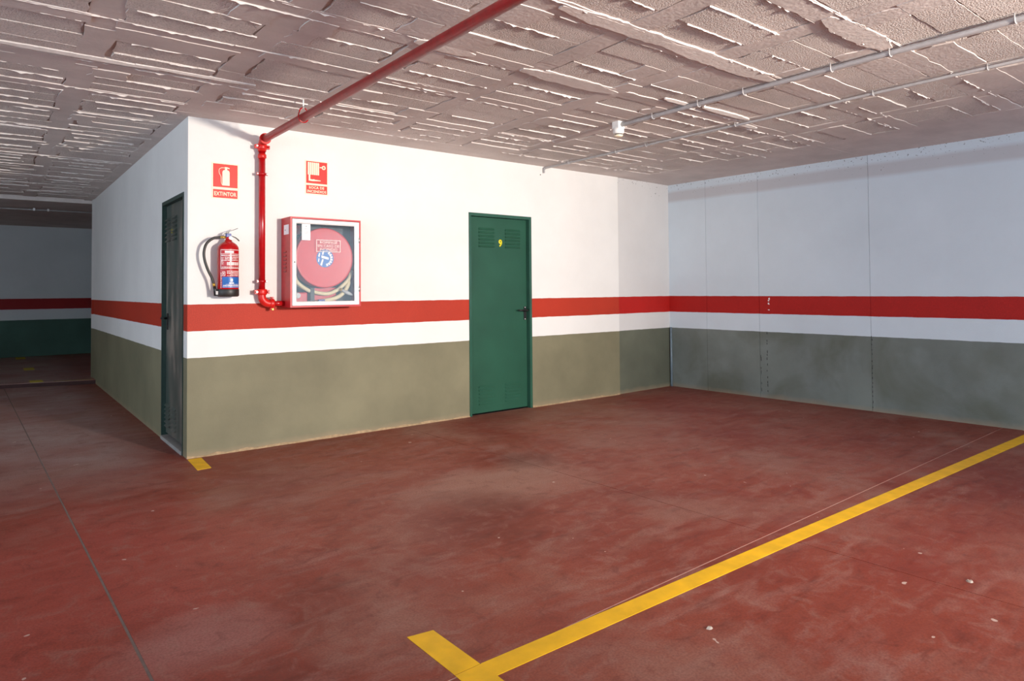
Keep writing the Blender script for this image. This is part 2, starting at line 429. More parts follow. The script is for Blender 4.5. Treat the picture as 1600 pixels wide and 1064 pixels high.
# long ribs between the block columns, then cross ribs and the blocks themselves
for i, xr in enumerate(ribs_x):
    y0, y1 = (-5.05, YS) if xr > -.03 else (-2.6, 5.6)
    if xr > 4.7 or xr < -1.5: continue
    y = y0
    while y < y1:
        e = min(y1, y+rng.uniform(.8, 1.5)); hw = .07
        ceil_piece('ceiling_rib', 'slab', jagged(xr-hw, xr+hw, y-.01, e, .013, .01, 2, max(4, int((e-y)/.12))), rng.uniform(-.001, .003)); y = e
for i in range(len(ribs_x)-1):
    for k in range(len(ribs_y)-1):
        xx0, xx1 = ribs_x[i]+.07, ribs_x[i+1]-.07; hb = .055 if k % 3 else .075
        yy0, yy1 = ribs_y[k]+hb, ribs_y[k+1]-.06
        if not seen(xx0, xx1, yy0, yy1): continue
        ceil_piece('ceiling_rib', 'slab', jagged(xx0-.02, xx1+.02, ribs_y[k]-.062, yy0+.002, .01, .007, 9, 1), rng.uniform(.0, .006), rng.uniform(-.002, .006))
        n = 3; h = (yy1-yy0)/n; off = rng.uniform(-.01, .01)
        for q in range(n):
            a = yy0+q*h+rng.uniform(-.003, .003)+off; b = a+h-rng.uniform(.0, .006)
            x0, x1 = xx0+rng.uniform(-.02, .03), xx1+rng.uniform(-.03, .02)
            if rng.random() < .10:
                ceil_piece('smeared_patch', 'slab', jagged(x0, x1, a, b, .02, .006, 7, 2), rng.uniform(.002, .007), rng.uniform(0, .004)); continue
            cut = rng.random()
            if cut < .16:     # block end smeared over with cement
                xm = x0+(x1-x0)*rng.uniform(.15, .3); ceil_piece('smeared_patch', 'slab', jagged(x0-.02, xm+.01, a, b, .018, .006, 3, 3), rng.uniform(.002, .006)); x0 = xm
            elif cut < .30:
                xm = x1-(x1-x0)*rng.uniform(.15, .35); ceil_piece('smeared_patch', 'slab', jagged(xm-.01, x1+.02, a, b, .018, .006, 3, 3), rng.uniform(.002, .006)); x1 = xm
            ceil_piece('ceiling_block', 'block', jagged(x0, x1, a, b, .011, .0035, 8, 3), rng.uniform(-.004, .003), rng.uniform(-.001, .0042))
            if rng.random() < .72: add_ridge(x0+rng.uniform(-.02, .12), x1+rng.uniform(-.15, .03), a-.001)
        if rng.random() < .6: add_ridge(xx0-rng.uniform(0, .3), xx1+rng.uniform(-.1, .2), yy1+rng.uniform(0, .02))
        if rng.random() < .4: add_ridge(xx0-rng.uniform(0, .1), xx1+rng.uniform(-.1, .2), yy0+rng.uniform(-.04, .0))
o = ridge.build('mortar_ridges', 'mortar', cl); o['kind'] = 'stuff'
# plain cast strips along the walls
x = -.1
while x < 5.7:
    e = x+rng.uniform(.7, 1.4); ceil_piece('ceiling_strip', 'slab', jagged(x-.004, min(e, 5.75), YS-.062, .12, .006, .01, 10, 1), rng.uniform(0, .002)); x = e
y = -5.2
while y < -.3:
    e = min(-.3, y+rng.uniform(.5, .9)); ceil_piece('ceiling_strip', 'slab', jagged(4.735, 5.95, y-.004, e, .014, .005, 2, 8), rng.uniform(0, .003)); y = e
y = -.1
while y < 5.6:
    e = min(5.64, y+rng.uniform(.7, 1.3)); ceil_piece('ceiling_strip', 'slab', jagged(-.105, .1, y-.004, e, .014, .005, 1, 8), rng.uniform(.001, .004)); y = e
# heavier lips of set mortar
def lip(x0, x1, y, wd, dr, mat='mortar'):
    n = max(6, int((x1-x0)/.03)); a = []; b = []
    for k in range(n+1):
        x = x0+(x1-x0)*k/n; e = min(1, .35+2.5*min(k, n-k)/n)
        a.append((x, y-wd*e*rng.uniform(.42, .52))); b.append((x, y+wd*e*rng.uniform(.4, .48)))
    return ceil_piece('mortar_lip', mat, a+b[::-1], dr, -dr*.8)
lip(2.85, 3.42, -2.42, .045, .010); lip(3.44, 3.72, -2.30, .04, .010); lip(2.45, 2.72, -2.40, .035, .010)
lip(-1.2, -.38, -1.03, .035, .012); lip(-.5, .16, -1.045, .022, .010)
lip(.9, 1.75, -3.06, .11, .008, 'slab'); lip(1.6, 2.7, -3.05, .12, .009, 'slab'); lip(2.0, 2.68, -3.73, .14, .008, 'slab')
lip(1.3, 2.1, -2.28, .13, .008, 'slab'); lip(.58, .95, -2.30, .10, .008, 'slab')

# ---- walls
DX0, DX1, DZ = 2.482, 3.262, 1.957
m = MB(); HW = H+.016
m.box(0, DX0, 0, .1, 0, HW); m.box(DX1, 4.57, 0, .1, 0, HW); m.box(DX0, DX1, 0, .1, DZ, HW)
wm = struct(m.build('wall_main', 'wall'), 'white wall with red stripe and olive dado holding the green door', 'wall')
o = MB().prism([(4.5702, .012), (W, .055), (W+.1, .2), (4.5702, .2)], 0, HW).build('wall_pillar', 'wall_pillar')
struct(o, 'greyer concrete wall segment in the corner beside the storage wall', 'wall')
SY0, SY1 = .118, .9
m = MB(); m.box(0, .1, .1001, SY0, 0, HW); m.box(0, .1, SY0, SY1, DZ, HW); m.prism([(0, SY1), (.1, SY1), (.1, 5.62), (.02, 5.64), (-.012, 5.6), (-.012, 5.5), (0, 5.44)], 0, HW)
ws = struct(m.build('wall_side', 'wall'), 'shaded side wall with striped paint running down the aisle', 'wall')
o = MB().box(-6.0, 3.0, 9.9, 10.05, ZF, 2.46).build('wall_far', 'wall_far')
struct(o, 'dim far wall with dark red stripe and dark green dado', 'wall')
o = MB().prism([(-6.15, 2.0), (-6.0, 2.0), (-6.0, 5.8), (-3.6, 5.8), (-3.6, 10.0), (-6.15, 10.0)], 0, 2.7).build('light_block_left', 'wall')  # out of view, added to keep the far aisle dark
struct(o, 'added unseen striped white wall keeping light off the far aisle', 'wall')
o = MB().box(-3.0, .2, -9.7, -9.5, 0, 2.7).build('light_block_back', 'wall')  # unseen section added to stop light running straight down the aisle
struct(o, 'added unseen striped wall section blocking light from behind the camera', 'wall')
m = MB(); m.box(.1, 3.0, 5.5, 5.62, 0, HW); m.box(2.9, 3.05, 5.62, 10.0, 0, 2.7); m.box(4.45, 4.56, .1, 5.62, 0, HW); m.box(3.0, 4.45, 5.5, 5.62, 0, HW)  # hidden walls added to close light leaks behind the main wall
struct(m.build('light_block_storage', 'wall'), 'added unseen striped walls stopping light leaks through the storage rooms', 'wall')
# right wall of cast panels
def rx(y): return W - TR*y
wr = MB().prism([(rx(.1)+.012, .1), (rx(-8.2)+.012, -8.2), (rx(-8.2)+.2, -8.2), (rx(.1)+.2, .1)], 0, HW).build('wall_right', plain('panel_joint_shadow', srgb(70, 72, 72), .9))
struct(wr, 'bluish white concrete wall of cast panels with red stripe', 'wall')
cuts = [.1, -.48, -1.15, -2.32, -4.2, -6.2, -8.2]
for i in range(len(cuts)-1):
    a, b = cuts[i]-.0016, cuts[i+1]+.0016
    if i == 0: a = .1
    d = random.uniform(0, .003)
    def jag(y): return y
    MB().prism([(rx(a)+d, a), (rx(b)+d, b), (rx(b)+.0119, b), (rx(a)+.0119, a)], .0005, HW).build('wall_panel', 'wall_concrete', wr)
# crumbling of the joints in the dado and the chipped stripe
def chip_line(y, z0, z1, n, w=.007):
    for k in range(n):
        z = z0+(z1-z0)*(k+rng.random()*.8)/n; hh = (z1-z0)/n*rng.uniform(.25, .6); yy = y+rng.uniform(-.004, .004)
        pts = [(yy-w*rng.uniform(.2, .6), z), (yy+w*rng.uniform(.2, .5), z+hh*.2), (yy+w*rng.uniform(.2, .6), z+hh*.8), (yy-w*rng.uniform(.1, .5), z+hh)]
        MB().prism(pts, rx(y)-.0006, rx(y)+.004, 'x').build('joint_chip', 'black' if w < .02 else 'print_white', wr)
chip_line(-1.235, .02, .72, 12); chip_line(-2.325, .02, .74, 16); chip_line(-1.16, .05, .5, 6, .005)
chip_line(-1.262, .95, 1.12, 4, .022)
# corner bead between pillar and right wall
o = MB().tube([(W-.012, .03, 0), (W-.012, .03, .73)], .014, 8).build('corner_bead', plain('corner_bead_grey', srgb(118, 132, 142), .45), wr)
# mortar fillet along the foot of the main wall
def fillet(x0, x1):
    bm = MB(); n = int((x1-x0)/.07); prev = None
    for k in range(n+1):
        x = x0+(x1-x0)*k/n; h = rng.uniform(.008, .024); d = rng.uniform(.006, .014)
        cur = [bm.bm.verts.new(p) for p in ((x, .001, 0), (x, -d, .0), (x, -d*.6, h*.5), (x, .001, h))]
        if prev:
            for q in range(3): bm.bm.faces.new((prev[q], cur[q], cur[q+1], prev[q+1]))
        prev = cur
    return bm
fm = plain('mortar_fillet', srgb(166, 140, 108), .85, var=.2, scale=40)
bb = fillet(0.0, DX0).build('baseboard_main', fm); struct(bb, 'rough tan mortar fillet along foot of the storage wall', 'fillet')
fillet(DX1, 4.57).build('fillet_piece', fm, bb)

# ---- doors
def louvers(parent, x0, x1, z0, z1, n, y, mat):
    for k in range(n):
        z = z0+(z1-z0)*(k+.5)/n; h = (z1-z0)/n
        b = MB(); a = [(y+.001, z-h*.40), (y-.009, z-h*.34), (y-.010, z-h*.26), (y+.001, z+h*.30)]
        b.prism(a, x0, x1, 'x'); b.build('louver_slat', mat, parent)
d1 = bpy.data.objects.new('door_1', None); COL.objects.link(d1); d1.location = ((DX0+DX1)/2, 0, 0)
struct(d1, 'green metal door with yellow number nine and louvered vents', 'door')
g = .0005
m = MB(); m.box(DX0+g, DX0+.026, -.006, .07, 0, DZ-g); m.box(DX1-.03, DX1-g, -.006, .07, 0, DZ-g); m.box(DX0+.026, DX1-.03, -.006, .07, DZ-.03, DZ-g)
m.build('door_frame', plain('glossy_green_frame', srgb(44, 86, 70), .18, var=.1, scale=4, spec=.9), d1)
LX0, LX1, LY = DX0+.028, DX1-.033, .042
leaf = MB().box(LX0, LX1, LY, LY+.028, .012, DZ-.033).build('door_leaf', 'door_green', d1)
MB().box(DX0+g, DX1-g, .03, .095, 0, .003).build('threshold', 'black', d1)  # black colour stands in for the shadow in the gap under the door
for (a, b, z0, z1, n) in ((2.628, 2.818, 1.625, 1.83, 6), (2.955, 3.145, 1.625, 1.83, 6), (2.62, 2.812, .085, .285, 6), (2.945, 3.135, .085, .285, 6)):
    louvers(leaf, a, b, z0, z1, n, LY, 'door_green')
text_obj('door_number', '9', 2.873, 2.917, 1.637, 1.713, LY-.0004, 'yellow_print', leaf, bold=.035)
hd = MB(); hd.box(3.188, 3.222, LY-.006, LY+.0, .90, 1.035)
hp = hd.build('handle_plate', 'black', leaf)
m = MB(); m.tube([(3.206, LY-.004, .997), (3.206, LY-.045, .997), (3.196, LY-.052, .997), (3.12, LY-.052, .999), (3.085, LY-.046, 1.0)], [.009, .009, .010, .009, .006], 10)
m.lathe([(.016, LY-.012), (.016, LY-.004)], (3.206, 0, .997), 14, 'y'); m.build('door_handle', 'black', leaf)
for z in (1.027, .908): MB().lathe([(.0045, LY-.008), (.0045, LY-.004)], (3.203, 0, z), 10, 'y').build('screw', 'white_frame', leaf)
# side door
d2 = bpy.data.objects.new('door_2', None); COL.objects.link(d2); d2.location = (0, (SY0+SY1)/2, 0)
struct(d2, 'dark glossy metal door in the shaded side wall', 'door')
m = MB(); m.box(-.004, .075, SY0+g, SY0+.028, 0, DZ-g); m.box(-.004, .075, SY1-.02, SY1-g, 0, DZ-g); m.box(-.004, .075, SY0+.028, SY1-.02, DZ-.03, DZ-g)
m.build('door_frame', 'door_frame_dark', d2)
SXL = .030
leaf2 = MB().box(SXL, SXL+.028, SY0+.03, SY1-.022, .05, DZ-.032).build('door_leaf', 'door_dark', d2)
def louvers_x(parent, y0, y1, z0, z1, n, x, mat):
    for k in range(n):
        z = z0+(z1-z0)*(k+.5)/n; h = (z1-z0)/n
        b = MB()
        pr = [(x+.001, z-h*.40), (x-.016, z-h*.36), (x-.017, z-h*.24), (x+.001, z+h*.30)]
        b.prism(pr, y0, y1, 'y'); b.build('louver_slat', mat, parent)
for (a, b, z0, z1) in ((.72, .87, 1.62, 1.83), (.50, .65, 1.62, 1.83), (.72, .87, .10, .30), (.50, .65, .10, .30)):
    louvers_x(leaf2, a, b, z0, z1, 6, SXL, 'door_dark')
MB().box(SXL-.0015, SXL, .67, .70, 1.69, 1.72).build('number_tag', 'yellow_print', leaf2)
MB().box(SXL-.006, SXL, .80, .835, .90, 1.035).build('handle_plate', 'black', leaf2)
MB().tube([(SXL-.003, .817, .995), (SXL-.045, .817, .995), (SXL-.052, .805, .995), (SXL-.052, .71, .997)], [.009, .009, .009, .007], 10).build('door_handle', 'black', leaf2)
MB().box(-.012, .07, SY0+.03, SY1-.021, 0, .03).build('threshold', 'sill', d2, bevel=.004)

# ================================================================== OBJECTS
# ---- yellow floor paint
T = .0016
m = MB()
X9 = 5.66
m.prism([(.015, -3.508), (.117, -3.505), (.117, -3.90), (.015, -3.90)], 0, T)
m.prism([(.117, -3.503), (2.2, -3.524), (X9, -3.565), (X9, -3.655), (2.2, -3.607), (.117, -3.589)], 0, T)
m.prism([(.012, -3.208), (.108, -3.224), (.114, -3.5015), (.016, -3.5035)], 0, T)
tag(m.build('parking_line', 'yellow'), 'long yellow painted parking line with T shaped end on red floor', 'floor marking')
m = MB().prism([(.0, -.03), (.092, -.03), (.076, -.373), (-.016, -.382)], 0, T)
tag(m.build('floor_mark', 'yellow'), 'short yellow paint dash on floor at foot of the wall corner', 'floor marking')
for pts, lab in (([(-.70, 5.40), (-.56, 5.36), (-.56, 5.62), (-.70, 5.66)], 'small yellow dash on edge of the raised far floor'),
                 ([(-.70, 7.15), (-.57, 7.15), (-.57, 7.55), (-.70, 7.55)], 'small yellow dash in middle of the raised far floor'),
                 ([(-.74, 9.35), (-.6, 9.35), (-.6, 9.8), (-.74, 9.8)], 'faint yellow dash at foot of the far wall')):
    tag(MB().prism(pts, ZF, ZF+T).build('floor_mark', 'yellow_far'), lab, 'floor marking')
tag(MB().prism([(-.45, 5.335), (-.03, 5.21), (-.03, 5.29), (-.45, 5.42)], ZF, ZF+.001).build('floor_mark', plain('faded_yellow', srgb(150, 128, 84), .7, var=.3, scale=14)), 'faded pale yellow strip along edge of the step', 'floor marking')
# small pale stones and chips lying on the floor
k = 0
def chip(x, y, r, mat, lab, grp):
    bm = MB(); n = 7; z = 0
    base = [(x+r*rng.uniform(.6, 1.2)*math.cos(2*math.pi*i/n), y+r*rng.uniform(.5, 1)*math.sin(2*math.pi*i/n)) for i in range(n)]
    top = [(x+(p[0]-x)*.6, y+(p[1]-y)*.6) for p in base]
    lo = [bm.bm.verts.new((p[0], p[1], 0)) for p in base]; hi = [bm.bm.verts.new((p[0], p[1], r*rng.uniform(.3, .5))) for p in top]
    bm.bm.faces.new(lo[::-1]); bm.bm.faces.new(hi)
    for i in range(n): bm.bm.faces.new((lo[i], lo[(i+1) % n], hi[(i+1) % n], hi[i]))
    tag(bm.build('plaster_chip', mat), lab, 'debris', grp)
M['chip'] = plain('pale_plaster_chip', srgb(176, 160, 148), .9)
chip(.88, -3.83, .016, 'chip', 'pale plaster chip on red floor beside the yellow line near its T end', 'plaster chips on the floor')
chip(2.02, -4.27, .016, 'chip', 'pale plaster chip on red floor beside the dark saw cut', 'plaster chips on the floor')

# ---- red fire main on the ceiling and wall
PX, PY, PZ = .513, -.062, 2.375
fp = thing('fire_pipe', 'red fire water pipe running under ceiling and down the white wall to hose cabinet', 'pipe', (PX, PY, 1.13))
R1 = .0275
MB().tube([(PX, -8.0, PZ), (PX, PY-.075, PZ)], R1, 18).build('ceiling_run', 'red_pipe', fp)
el = [(PX, PY-.06+.06*math.sin(a), PZ-.0+(-.06+.06*math.cos(a))) for a in [i*math.pi/16 for i in range(9)]]
m = MB().tube([(PX, PY-.085, PZ)]+el+[(PX, PY, PZ-.085)], .031, 16)
m.lathe([(.042, -.012), (.042, .012)], (PX, PY-.075, PZ), 18, 'y')
m.build('elbow', 'red_bright', fp)
MB().tube([(PX, PY, PZ-.07), (PX, PY, 1.19)], .0245, 18).build('riser_pipe', 'red_metal', fp)
def coupling(z, rr, hh, lug):
    m = MB().lathe([(rr*.9, -hh), (rr, -hh*.7), (rr, hh*.7), (rr*.9, hh)], (PX, PY, z), 18, 'z')
    m.box(PX-lug, PX+lug, PY-.012, PY+.012, z-hh*.7, z+hh*.7)
    c = m.build('coupling', 'red_bright', fp)
    for s in (-1, 1):
        MB().tube([(PX+s*(lug-.012), PY-.03, z), (PX+s*(lug-.012), PY+.026, z)], .007, 8).build('bolt', 'steel' if s < 0 else 'red_metal', c)
coupling(2.325, .038, .020, .056); coupling(1.205, .038, .022, .056)
MB().lathe([(.027, 2.235), (.032, 2.24), (.032, 2.262), (.027, 2.27)], (PX, PY, 0), 16).build('collar', 'red_bright', fp)
def clamp(z, lug):
    m = MB().lathe([(.029, z-.010), (.029, z+.010)], (PX, PY, 0), 16)
    m.box(PX-lug, PX+lug, PY-.004, PY+.004, z-.010, z+.010); m.tube([(PX, PY, z), (PX, -.001, z)], .006, 8)
    c = m.build('wall_clamp', 'red_metal', fp)
    for s in (-1, 1): MB().tube([(PX+s*(lug-.007), PY-.012, z), (PX+s*(lug-.007), PY+.012, z)], .005, 8).build('bolt', 'steel', c)
clamp(2.115, .042); clamp(1.287, .040)
EZ = 1.115
el = [(PX+.06-.06*math.cos(a), PY, EZ+.06-.06*math.sin(a)) for a in [i*math.pi/16 for i in range(9)]]
m = MB().tube([(PX, PY, 1.20)]+el+[(PX+.085, PY, EZ)], .030, 16); m.build('elbow', 'red_bright', fp)
m = MB().lathe([(.034, PX+.075-.017), (.038, PX+.075-.012), (.038, PX+.075+.012), (.034, PX+.075+.017)], (0, PY, EZ), 18, 'x')
m.box(PX+.063, PX+.087, PY-.012, PY+.012, EZ-.052, EZ+.052)
c = m.build('coupling', 'red_bright', fp)
for s in (-1, 1): MB().tube([(PX+.075, PY-.03, EZ+s*.044), (PX+.075, PY+.02, EZ+s*.044)], .007, 8).build('bolt', 'brass' if s < 0 else 'red_metal', c)
MB().tube([(PX+.08, PY, EZ), (.6835, PY, EZ)], .020, 14).build('branch_pipe', 'red_metal', fp)
# hanger
HY = -.92
ph = thing('pipe_hanger', 'red strap pipe hanger on pale rod holding the ceiling fire pipe', 'hanger', (PX, HY, H))
MB().tube([(PX, HY, H+.004), (PX, HY, PZ+.062)], .005, 8).build('rod', 'white_frame', ph)
pr = [(PX+.0335*math.cos(a), HY, PZ+.0335*math.sin(a)) for a in [math.pi*(1+i/12) for i in range(13)]]
path = [(PX-.006, HY, PZ+.066), (PX-.022, HY, PZ+.052), (PX-.0325, HY, PZ+.02)] + pr + [(PX+.0325, HY, PZ+.02), (PX+.022, HY, PZ+.052), (PX+.006, HY, PZ+.066)]
MB().tube(path, .0045, 8).build('strap', 'red_metal', ph)
MB().lathe([(.010, PZ+.058), (.010, PZ+.072)], (PX, HY, 0), 6).build('nut', 'steel', ph)

# ---- grey conduits
def conduit(name, label, x, r, z, y0, y1, clamps, tail):
    c = thing(name, label, 'conduit', (x, y0, z))
    pts = [(x, y0, z)] + [(x+rng.uniform(-.004, .004), y0+(y1-y0)*k/9, z+rng.uniform(-.003, .003)) for k in range(1, 9)] + [(x, y1, z)]
    MB().tube(smooth_path(pts, 4) + tail, r, 12).build('tube', 'grey_pvc', c)
    for y in clamps:
        m = MB()
        arc = [(x+(r+.003)*math.cos(a), y, z+(r+.003)*math.sin(a)) for a in [math.pi*(1+i/10) for i in range(11)]]
        m.tube([(x-r-.003, y, H-.001)] + arc + [(x+r+.003, y, H-.001)], .0035, 6)
        m.build('clip', 'grey_pvc', c)
conduit('conduit', 'thick grey plastic conduit under ceiling ending at white detector', 2.69, .0155, 2.472, -7.5, -1.79, [-2.50, -2.85, -3.42, -3.74, -4.3, -2.1], [])
conduit('conduit', 'thin grey plastic conduit under ceiling running to the white wall', 3.43, .0105, 2.478, -7.5, -.06, [-1.04, -1.40, -2.3, -3.33, -3.97, -.4],
        [Vector((3.43, -.03, 2.474)), Vector((3.432, -.017, 2.462)), Vector((3.433, -.014, 2.43))])
MB().lathe([(.006, -.003), (.006, .001)], (3.395, 0, 2.41), 8, 'y').build('wall_plug', 'black', wm)
fc = thing('conduit', 'pale thin conduit under the dark ceiling at the far end', 'conduit', (-1.2, 6.7, 2.43))
MB().tube([(-2.5, 6.75, 2.434), (-1.0, 6.7, 2.434), (1.0, 6.62, 2.434)], .010, 8).build('tube', 'grey_pvc', fc)
for x in (-.45, -.62): MB().box(x-.012, x+.012, 6.66, 6.70, 2.42, 2.4548).build('clip', 'white_plastic', fc)

# ---- detector at the end of the thick conduit
DXc, DYc = 2.69, -1.755
sd = thing('smoke_detector', 'small white smoke detector on ceiling at end of thick conduit', 'detector', (DXc, DYc, H))
MB().box(DXc-.036, DXc+.036, DYc-.034, DYc+.034, 2.445, H+.003).build('mounting_box', 'white_plastic', sd, bevel=.005)
MB().lathe([(.036, 2.452), (.043, 2.446), (.044, 2.418), (.036, 2.406)], (DXc, DYc, 0), 28).build('head', 'white_plastic', sd)
MB().lathe([(.030, 2.409), (.030, 2.399)], (DXc, DYc, 0), 24).build('sensing_slot', 'black', sd)
MB().lathe([(.024, 2.401), (.035, 2.398), (.030, 2.388), (.012, 2.384)], (DXc, DYc, 0), 24).build('cap', 'cream', sd)

# ---- fire signs
def sign_base(name, label, x0, x1, z0, z1):
    s = thing(name, label, 'sign', ((x0+x1)/2, 0, z0)); MB().box(x0, x1, -.004, -.0005, z0, z1).build('board', 'cream', s); return s
Yp = -.0041
s1 = sign_base('safety_sign', 'red fire extinguisher pictogram sign reading EXTINTOR above the extinguisher', .163, .357, 1.909, 2.179)
def patch(s, name, pts, mat, y=Yp, th=.0008): return MB().prism(pts, y-th, y, 'y').build(name, mat, s)
def rect(x0, x1, z0, z1): return [(x0, z0), (x1, z0), (x1, z1), (x0, z1)]
red1 = patch(s1, 'picture_panel', rect(.172, .348, 1.996, 2.171), 'sign_red')
red2 = patch(s1, 'word_panel', rect(.172, .348, 1.915, 1.978), 'sign_red')
Y2 = Yp-.0009
patch(red1, 'pictogram_body', rect(.238, .290, 2.010, 2.110)[:2] + [(.290, 2.112), (.284, 2.124), (.272, 2.128), (.272, 2.140), (.256, 2.140), (.256, 2.128), (.244, 2.124), (.238, 2.112)], 'cream', Y2)
patch(red1, 'pictogram_handle', [(.254, 2.141), (.272, 2.141), (.288, 2.137), (.290, 2.144), (.272, 2.150), (.254, 2.150)], 'cream', Y2)
m = MB(); hp_ = smooth_path([(.256, Y2-.0004, 2.143), (.232, Y2-.0004, 2.142), (.215, Y2-.0004, 2.128), (.216, Y2-.0004, 2.100), (.228, Y2-.0004, 2.075), (.230, Y2-.0004, 2.035), (.236, Y2-.0004, 2.016), (.242, Y2-.0004, 2.014)], 5)
m.tube(hp_, .0026, 6); m.build('pictogram_hose', 'cream', red1)
text_obj('lettering', 'EXTINTOR', .180, .340, 1.930, 1.962, Y2+.0004, 'cream', red2, bold=.035, spacing=1.08)
s2 = sign_base('safety_sign', 'red fire hose reel pictogram sign reading BOCA DE INCENDIOS above the hose cabinet', .876, 1.070, 1.998, 2.278)
red1 = patch(s2, 'picture_panel', rect(.884, 1.062, 2.090, 2.270), 'sign_red')
red2 = patch(s2, 'word_panel', rect(.884, 1.062, 2.006, 2.074), 'sign_red')
for k_ in range(6): patch(red1, 'pictogram_coil', rect(.897+k_*.0165, .897+k_*.0165+.0132, 2.160, 2.262), 'cream', Y2)
patch(red1, 'pictogram_rod', rect(.998, 1.018, 2.222, 2.230), 'cream', Y2)
patch(red1, 'pictogram_wheel', circ(1.032, 2.226, .017, 20), 'cream', Y2)
patch(red1, 'pictogram_cross', [(1.022, 2.2235), (1.0295, 2.2235), (1.0295, 2.216), (1.0345, 2.216), (1.0345, 2.2235), (1.042, 2.2235), (1.042, 2.2285), (1.0345, 2.2285), (1.0345, 2.236), (1.0295, 2.236), (1.0295, 2.2285), (1.022, 2.2285)], 'sign_red', Y2-.0009)
patch(red1, 'pictogram_hose', [(.905, 2.160), (.918, 2.160), (.918, 2.124), (.935, 2.122), (.950, 2.125), (.958, 2.121), (1.006, 2.119), (1.006, 2.113), (.958, 2.110), (.940, 2.108), (.905, 2.110)], 'cream', Y2)
text_obj('lettering', 'BOCA DE', .908, 1.036, 2.045, 2.067, Y2+.0004, 'cream', red2, bold=.035, spacing=1.08)
text_obj('lettering', 'INCENDIOS', .892, 1.054, 2.013, 2.036, Y2+.0004, 'cream', red2, bold=.035, spacing=1.08)

# ---- fire extinguisher
EX, EY, ER = .256, -.096, .0745
fe = thing('fire_extinguisher', 'red powder fire extinguisher with black hose hanging on white wall', 'extinguisher', (EX, EY, 1.172))
MB().lathe([(ER-.004, 1.215), (ER, 1.222), (ER, 1.522), (ER-.003, 1.540), (ER-.014, 1.558), (ER-.034, 1.573), (.026, 1.580), (.024, 1.592)], (EX, EY, 0), 40).build('cylinder', 'red_metal', fe)
MB().lathe([(ER-.006, 1.172), (ER+.002, 1.180), (ER+.002, 1.224), (ER-.001, 1.230)], (EX, EY, 0), 40).build('base_skirt', 'rubber', fe)
MB().lathe([(.019, 1.590), (.019, 1.612), (.014, 1.616)], (EX, EY, 0), 18).build('neck_ring', 'red_metal', fe)
m = MB().box(EX-.018, EX+.020, EY-.014, EY+.014, 1.610, 1.640); m.build('valve', 'blue_plastic', fe, bevel=.004)
MB().lathe([(.013, EY-.026), (.013, EY-.013)], (EX+.012, 0, 1.607), 18, 'y').build('pressure_gauge', 'white_plastic', fe)
MB().tube([(EX-.012, EY, 1.612), (EX-.055, EY, 1.611)], [.010, .008], 10).build('hose_fitting', 'brass', fe)
def strap(name, pts, w_, th, mat):
    m = MB(); P = [Vector((p[0], 0, p[1])) for p in pts]; up = []; lo = []
    for i, p in enumerate(P):
        d = (P[min(i+1, len(P)-1)]-P[max(0, i-1)]).normalized(); nn = Vector((-d.z, 0, d.x))*th/2
        up.append(((p+nn).x, (p+nn).z)); lo.append(((p-nn).x, (p-nn).z))
    m.prism(up+lo[::-1], EY-w_/2, EY+w_/2, 'y'); return m.build(name, mat, fe)
strap('lever', [(.226, 1.634), (.244, 1.648), (.262, 1.657), (.29, 1.667), (.323, 1.682)], .020, .0045, 'black')
strap('carry_handle', [(.262, 1.624), (.285, 1.621), (.305, 1.614), (.322, 1.602), (.335, 1.588)], .022, .0045, 'rubber')
strap('safety_pin', [(.240, 1.640), (.252, 1.642), (.262, 1.650)], .03, .004, 'black')
hpts = [(.205, 1.611), (.18, 1.609), (.15, 1.600), (.108, 1.562), (.090, 1.503), (.094, 1.442), (.117, 1.369), (.145, 1.308), (.158, 1.262)]
MB().tube(smooth_path([(a, EY+.004, b) for a, b in hpts], 6), .0095, 12).build('hose', 'rubber', fe)
MB().tube([(.156, EY+.003, 1.272), (.160, EY+.002, 1.248)], .0105, 10).build('hose_clip', 'brass', fe)
MB().tube([(.160, EY+.002, 1.250), (.166, EY, 1.225), (.172, EY, 1.180)], [.010, .012, .015], 12).build('nozzle', 'black', fe)
MB().box(.166, .184, EY-.018, EY-.010, 1.188, 1.214).build('nozzle_clip', 'grey_pvc', fe)
MB().box(EX-.02, EX+.02, -.022, -.0005, 1.46, 1.56).build('wall_bracket', 'steel', fe)
# printed label wrapped on the cylinder; angle measured from the side facing the camera
A0 = math.atan2(-5.29+.096, -1.147-.256)
def wrap(bm, a0, a1, z0, z1, lift):
    n = max(1, int(abs(a1-a0)/.12)); R_ = ER+lift; prev = None
    for k in range(n+1):
        a = a0+(a1-a0)*k/n; c, s = math.cos(a), math.sin(a)
        cur = [bm.verts.new((EX+R_*c, EY+R_*s, z0)), bm.verts.new((EX+R_*c, EY+R_*s, z1))]
        if prev:
            f = bm.faces.new((prev[0], cur[0], cur[1], prev[1])); f.smooth = True
        prev = cur
lab = MB(); wrap(lab.bm, A0-.72, A0+1.35, 1.378, 1.382, .0006); wrap(lab.bm, A0-.72, A0+1.35, 1.514, 1.518, .0006)
wrap(lab.bm, A0-.74, A0-.70, 1.378, 1.518, .0006); wrap(lab.bm, A0-.72, A0+1.3, 1.484, 1.487, .0006)
wrap(lab.bm, A0-.30, A0+.55, 1.492, 1.508, .0006)
lr = random.Random(11)
def scribble(z, h, a0, a1, lo=.03, hi=.12):
    a = a0
    while a < a1:
        d = lr.uniform(lo, hi); wrap(lab.bm, A0+a, A0+min(a+d, a1), z, z+h, .0006); a += d+lr.uniform(.015, .05)
